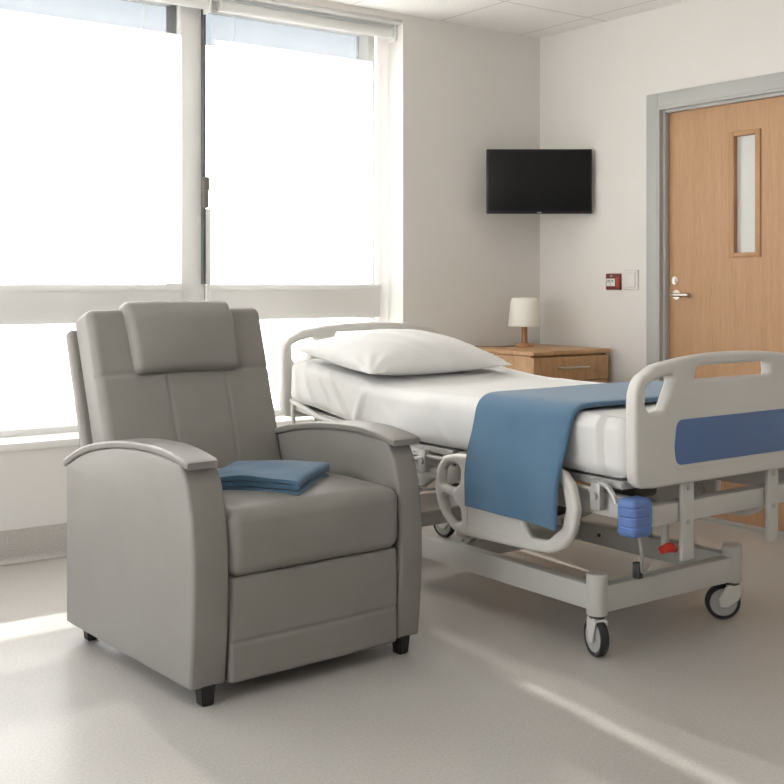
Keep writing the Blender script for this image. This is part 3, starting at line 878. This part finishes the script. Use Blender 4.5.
# blue blanket across the foot ----------------------------------------------
def throw():
    path = [(-2.172, .437), (-2.170, .50), (-2.166, .56), (-2.150, .63), (-2.128, .69), (-2.112, .74), (-2.100, .775), (-2.083, .798), (-2.05, .8105), (-1.98, .8125)]
    path += [(-1.98 + .74 * k / 14, .8125) for k in range(1, 15)]
    path += [(-1.19, .812), (-1.155, .80), (-1.132, .775), (-1.118, .72), (-1.098, .66), (-1.075, .60), (-1.068, .55)]
    P = smooth_path([(x, 0, z) for x, z in path], 4)
    W = .46; sec = fold_section(W, 2, .0085, .0015)
    # turn the profile so the fold is at the foot side
    frames = []; n = len(P); d = 0
    for i, p in enumerate(P):
        t = (P[min(i + 1, n - 1)] - P[max(i - 1, 0)]).normalized(); nn = Vector((-t.z, 0, t.x))
        tl = i / n
        def F(s, h, p=p, nn=nn, i=i):
            side = max(0, min(1, (.775 - p.z) / .34)) if p.x < -1.6 else 0
            y = -1.895 - s + .012 * nz(p.x, p.z, 1, 3) - .035 * side * (1 - s / W) + .02 * side * (s / W - .5) * 0
            wav = (.009 * math.sin(s * 11 + 1.2) + .003 * math.sin(s * 27 + p.z * 5)) * side
            wav += .003 * nz(p.x, s, p.z, 3)
            q = p + nn * (h + max(wav, -.003) if side == 0 else h + wav)
            q.y = y
            if side == 0: q.z = max(q.z, .8085 + h * .9) if -2.0 < p.x < -1.2 else q.z
            if side > 0: q.z += .012 * (s / W - .5) * side * -1.0
            return q
        frames.append(F)
    g = sweep(sec, frames)
    o = obj('throw_blanket', g, 'blanket', None, angle=60)
    tag(o, 'blue blanket folded lengthwise and draped across the foot of the bed', 'blanket')
throw()

# ------------------------------------------------------------------ nightstand and lamp
NX0, NX1, NY0, NY1, NZ = -.618, -.048, -.60, -.035, .862
ns = thing('nightstand', 'oak bedside cabinet with drawers standing in the room corner', 'nightstand', ((NX0 + NX1) / 2, (NY0 + NY1) / 2, 0))
b = NB(); t = .018
box(b, (NX0, NY0 + .02, .06), (NX0 + t, NY1, NZ - .026), .002); box(b, (NX1 - t, NY0 + .02, .06), (NX1, NY1, NZ - .026), .002)
box(b, (NX0 + t, NY1 - .012, .06), (NX1 - t, NY1, NZ - .026)); box(b, (NX0 + t, NY0 + .03, .06), (NX1 - t, NY1 - .012, .08)); box(b, (NX0 + t, NY0 + .03, NZ - .05), (NX1 - t, NY1 - .012, NZ - .026))
obj('carcass', b, 'oak', ns)
b = NB(); box(b, (NX0 - .008, NY0 - .006, NZ - .024), (NX1 + .008, NY1 + .0, NZ), .003); obj('top', b, 'oak', ns)
b = NB(); box(b, (NX0 + .02, NY0 + .05, 0), (NX1 - .02, NY1 - .02, .06)); obj('plinth', b, 'mech_dark', ns)
for (z0, z1) in ((.696, .828), (.40, .690), (.07, .394)):
    b = NB(); box(b, (NX0 + .002, NY0, z0), (NX1 - .002, NY0 + .02, z1), .002); dr = obj('drawer', b, 'oak', ns)
    b = NB(); zc = z1 - .058; cx = (NX0 + NX1) / 2
    tube(b, smooth_path([(cx - .105, NY0, zc), (cx - .102, NY0 - .024, zc), (cx - .085, NY0 - .028, zc), (cx, NY0 - .029, zc), (cx + .085, NY0 - .028, zc), (cx + .102, NY0 - .024, zc), (cx + .105, NY0, zc)], 4), .006, 8)
    obj('handle', b, 'chrome', dr)
lp = thing('table_lamp', 'small table lamp with white shade and wooden stem on the oak cabinet', 'lamp', (-.325, -.215, NZ))
lc = (-.325, -.215, NZ)
b = NB(); lathe(b, [(0, 0), (.052, 0), (.055, .003), (.055, .016), (.052, .020), (.018, .022), (.0, .022)], lc, 36); obj('base', b, 'oak_lamp', lp)
b = NB(); lathe(b, [(.0, .02), (.021, .021), (.018, .032), (.0165, .06), (.016, .14), (.0, .14)], lc, 24); obj('stem', b, 'oak_lamp', lp)
b = NB(); lathe(b, [(.090, .118), (.093, .118), (.0935, .121), (.086, .20), (.079, .262), (.074, .274), (.066, .280), (.0, .282), (.0, .279), (.064, .277), (.072, .270), (.083, .20), (.0905, .121), (.090, .118)], lc, 40); obj('lamp_shade', b, 'lamp_shade', lp)
b = NB(); tube(b, smooth_path([(-.375, -.20, NZ + .006), (-.42, -.18, NZ + .004), (-.48, -.17, NZ + .004), (-.54, -.10, NZ + .004), (-.56, -.042, NZ + .004)], 6), .003, 6); obj('power_cord', b, 'cord', lp)

# ------------------------------------------------------------------ television in the corner
ta = math.radians(-36.6)
tv = thing('television', 'flat black wall television mounted across the room corner', 'television', (-.272, -.278, 1.802), ta, world=False)
TW, TH = .598, .366
b = NB(); box(b, (-TW / 2, -.012, -TH / 2), (TW / 2, .018, TH / 2), .004); box(b, (-.2, .018, -.13), (.2, .04, .12), .012); obj('bezel', b, 'tv_black', tv)
b = NB(); box(b, (-TW / 2 + .010, -.0135, -TH / 2 + .014), (TW / 2 - .010, -.011, TH / 2 - .009), .0008); obj('screen', b, 'tv_screen', tv)
b = NB()
for k in range(3): box(b, (-.011 + k * .0078, -.0135, -TH / 2 + .003), (-.0045 + k * .0078, -.0115, -TH / 2 + .0095), .0008)
obj('logo', b, 'tv_logo', tv, label='small silver maker mark')
b = NB(); box(b, (.232, -.0135, -TH / 2 + .005), (.25, -.0115, -TH / 2 + .009)); obj('standby_lamp', b, 'led_red', tv)
b = NB(); box(b, (-.06, .04, -.06), (.06, .052, .06), .003); tube(b, [(0, .05, 0), (.0, .20, 0)], .018, 12); tube(b, [(0, .19, 0), (.155, .257, 0)], .018, 12)
obj('wall_arm', b, 'tv_black', tv)

# ------------------------------------------------------------------ alarm call point and switch
al = thing('fire_alarm_call_point', 'small square red alarm call point on the wall beside the door', 'fire alarm', (0, -.6, 1.232))
b = NB(); box(b, (-.016, -.652, 1.187), (.003, -.548, 1.278), .003, 3); obj('housing', b, 'alarm_red', al)
b = NB(); box(b, (-.0182, -.618, 1.208), (-.0155, -.555, 1.250), .0008); pn = obj('press_panel', b, 'plastic_white', al, label='white press panel')
b = NB(); box(b, (-.019, -.5885, 1.211), (-.018, -.5865, 1.247)); box(b, (-.019, -.612, 1.230), (-.018, -.560, 1.232)); box(b, (-.019, -.583, 1.234), (-.018, -.563, 1.243)); box(b, (-.019, -.608, 1.234), (-.018, -.592, 1.243))
obj('symbol', b, 'glyph', pn)
b = NB(); cyl(b, (-.019, -.59, 1.265), (-.0155, -.59, 1.265), .006, seg=14); box(b, (-.018, -.60, 1.262), (-.0155, -.58, 1.268)); obj('indicator', b, 'glyph', al)
b = NB(); box(b, (-.0175, -.638, 1.205), (-.0155, -.628, 1.258)); obj('caption', b, 'red', al)
sw = thing('light_switch', 'white wall switch plate between the red alarm point and door frame', 'switch', (0, -.728, 1.242))
b = NB(); box(b, (-.012, -.778, 1.187), (0, -.679, 1.298), .004, 3); obj('plate', b, 'plastic_white', sw)
b = NB(); box(b, (-.017, -.764, 1.20), (-.011, -.708, 1.285), .003, 2, None); obj('rocker', b, 'plastic_white', sw)

# ------------------------------------------------------------------ light
wd = bpy.data.worlds.new('World'); SC.world = wd; wd.use_nodes = True
nt = wd.node_tree; bg = nt.nodes['Background']
tc = nt.nodes.new('ShaderNodeTexCoord'); sp = nt.nodes.new('ShaderNodeSeparateXYZ'); nt.links.new(tc.outputs['Generated'], sp.inputs[0])
cr = nt.nodes.new('ShaderNodeValToRGB'); e = cr.color_ramp.elements
e[0].position = 0.0; e[0].color = (1.0, .972, .93, 1); e[1].position = 1.0; e[1].color = (.48, .54, .62, 1)
k = e.new(.10); k.color = (1.0, .977, .942, 1)
k = e.new(.185); k.color = (.68, .69, .70, 1)
k = e.new(.35); k.color = (.60, .63, .66, 1)
nt.links.new(sp.outputs['Z'], cr.inputs['Fac']); nt.links.new(cr.outputs['Color'], bg.inputs['Color'])
bg.inputs['Strength'].default_value = 3.9
sun = bpy.data.lights.new('sun', 'SUN'); sun.energy = 2.6; sun.angle = math.radians(1.0); sun.color = (1, .97, .93)
so = bpy.data.objects.new('sun', sun); C.objects.link(so)
so.rotation_euler = Vector((-.10, -1, -.61)).to_track_quat('-Z', 'Y').to_euler()
so.location = (-2, 6, 5)

# ------------------------------------------------------------------ camera
cam = bpy.data.cameras.new('camera'); co = bpy.data.objects.new('camera', cam); C.objects.link(co)
cam.sensor_width = 36; cam.lens = 1135 / 784 * 36
cam.shift_y = -(392 - 284) / 784
co.location = (-4.755, -4.986, 1.22)
co.rotation_euler = (PI / 2, 0, -math.atan2(.591, .807))
cam.clip_start = .05
SC.camera = co
SC.view_settings.view_transform = 'Standard'; SC.view_settings.look = 'None'
SC.view_settings.exposure = 1.12; SC.view_settings.gamma = 1.0
try: SC.view_settings.use_curve_mapping = False
except Exception: pass
SC.cycles.max_bounces = 12; SC.cycles.diffuse_bounces = 6; SC.cycles.transparent_max_bounces = 12
SC.cycles.use_denoising = True
SC.cycles.sample_clamp_indirect = 8
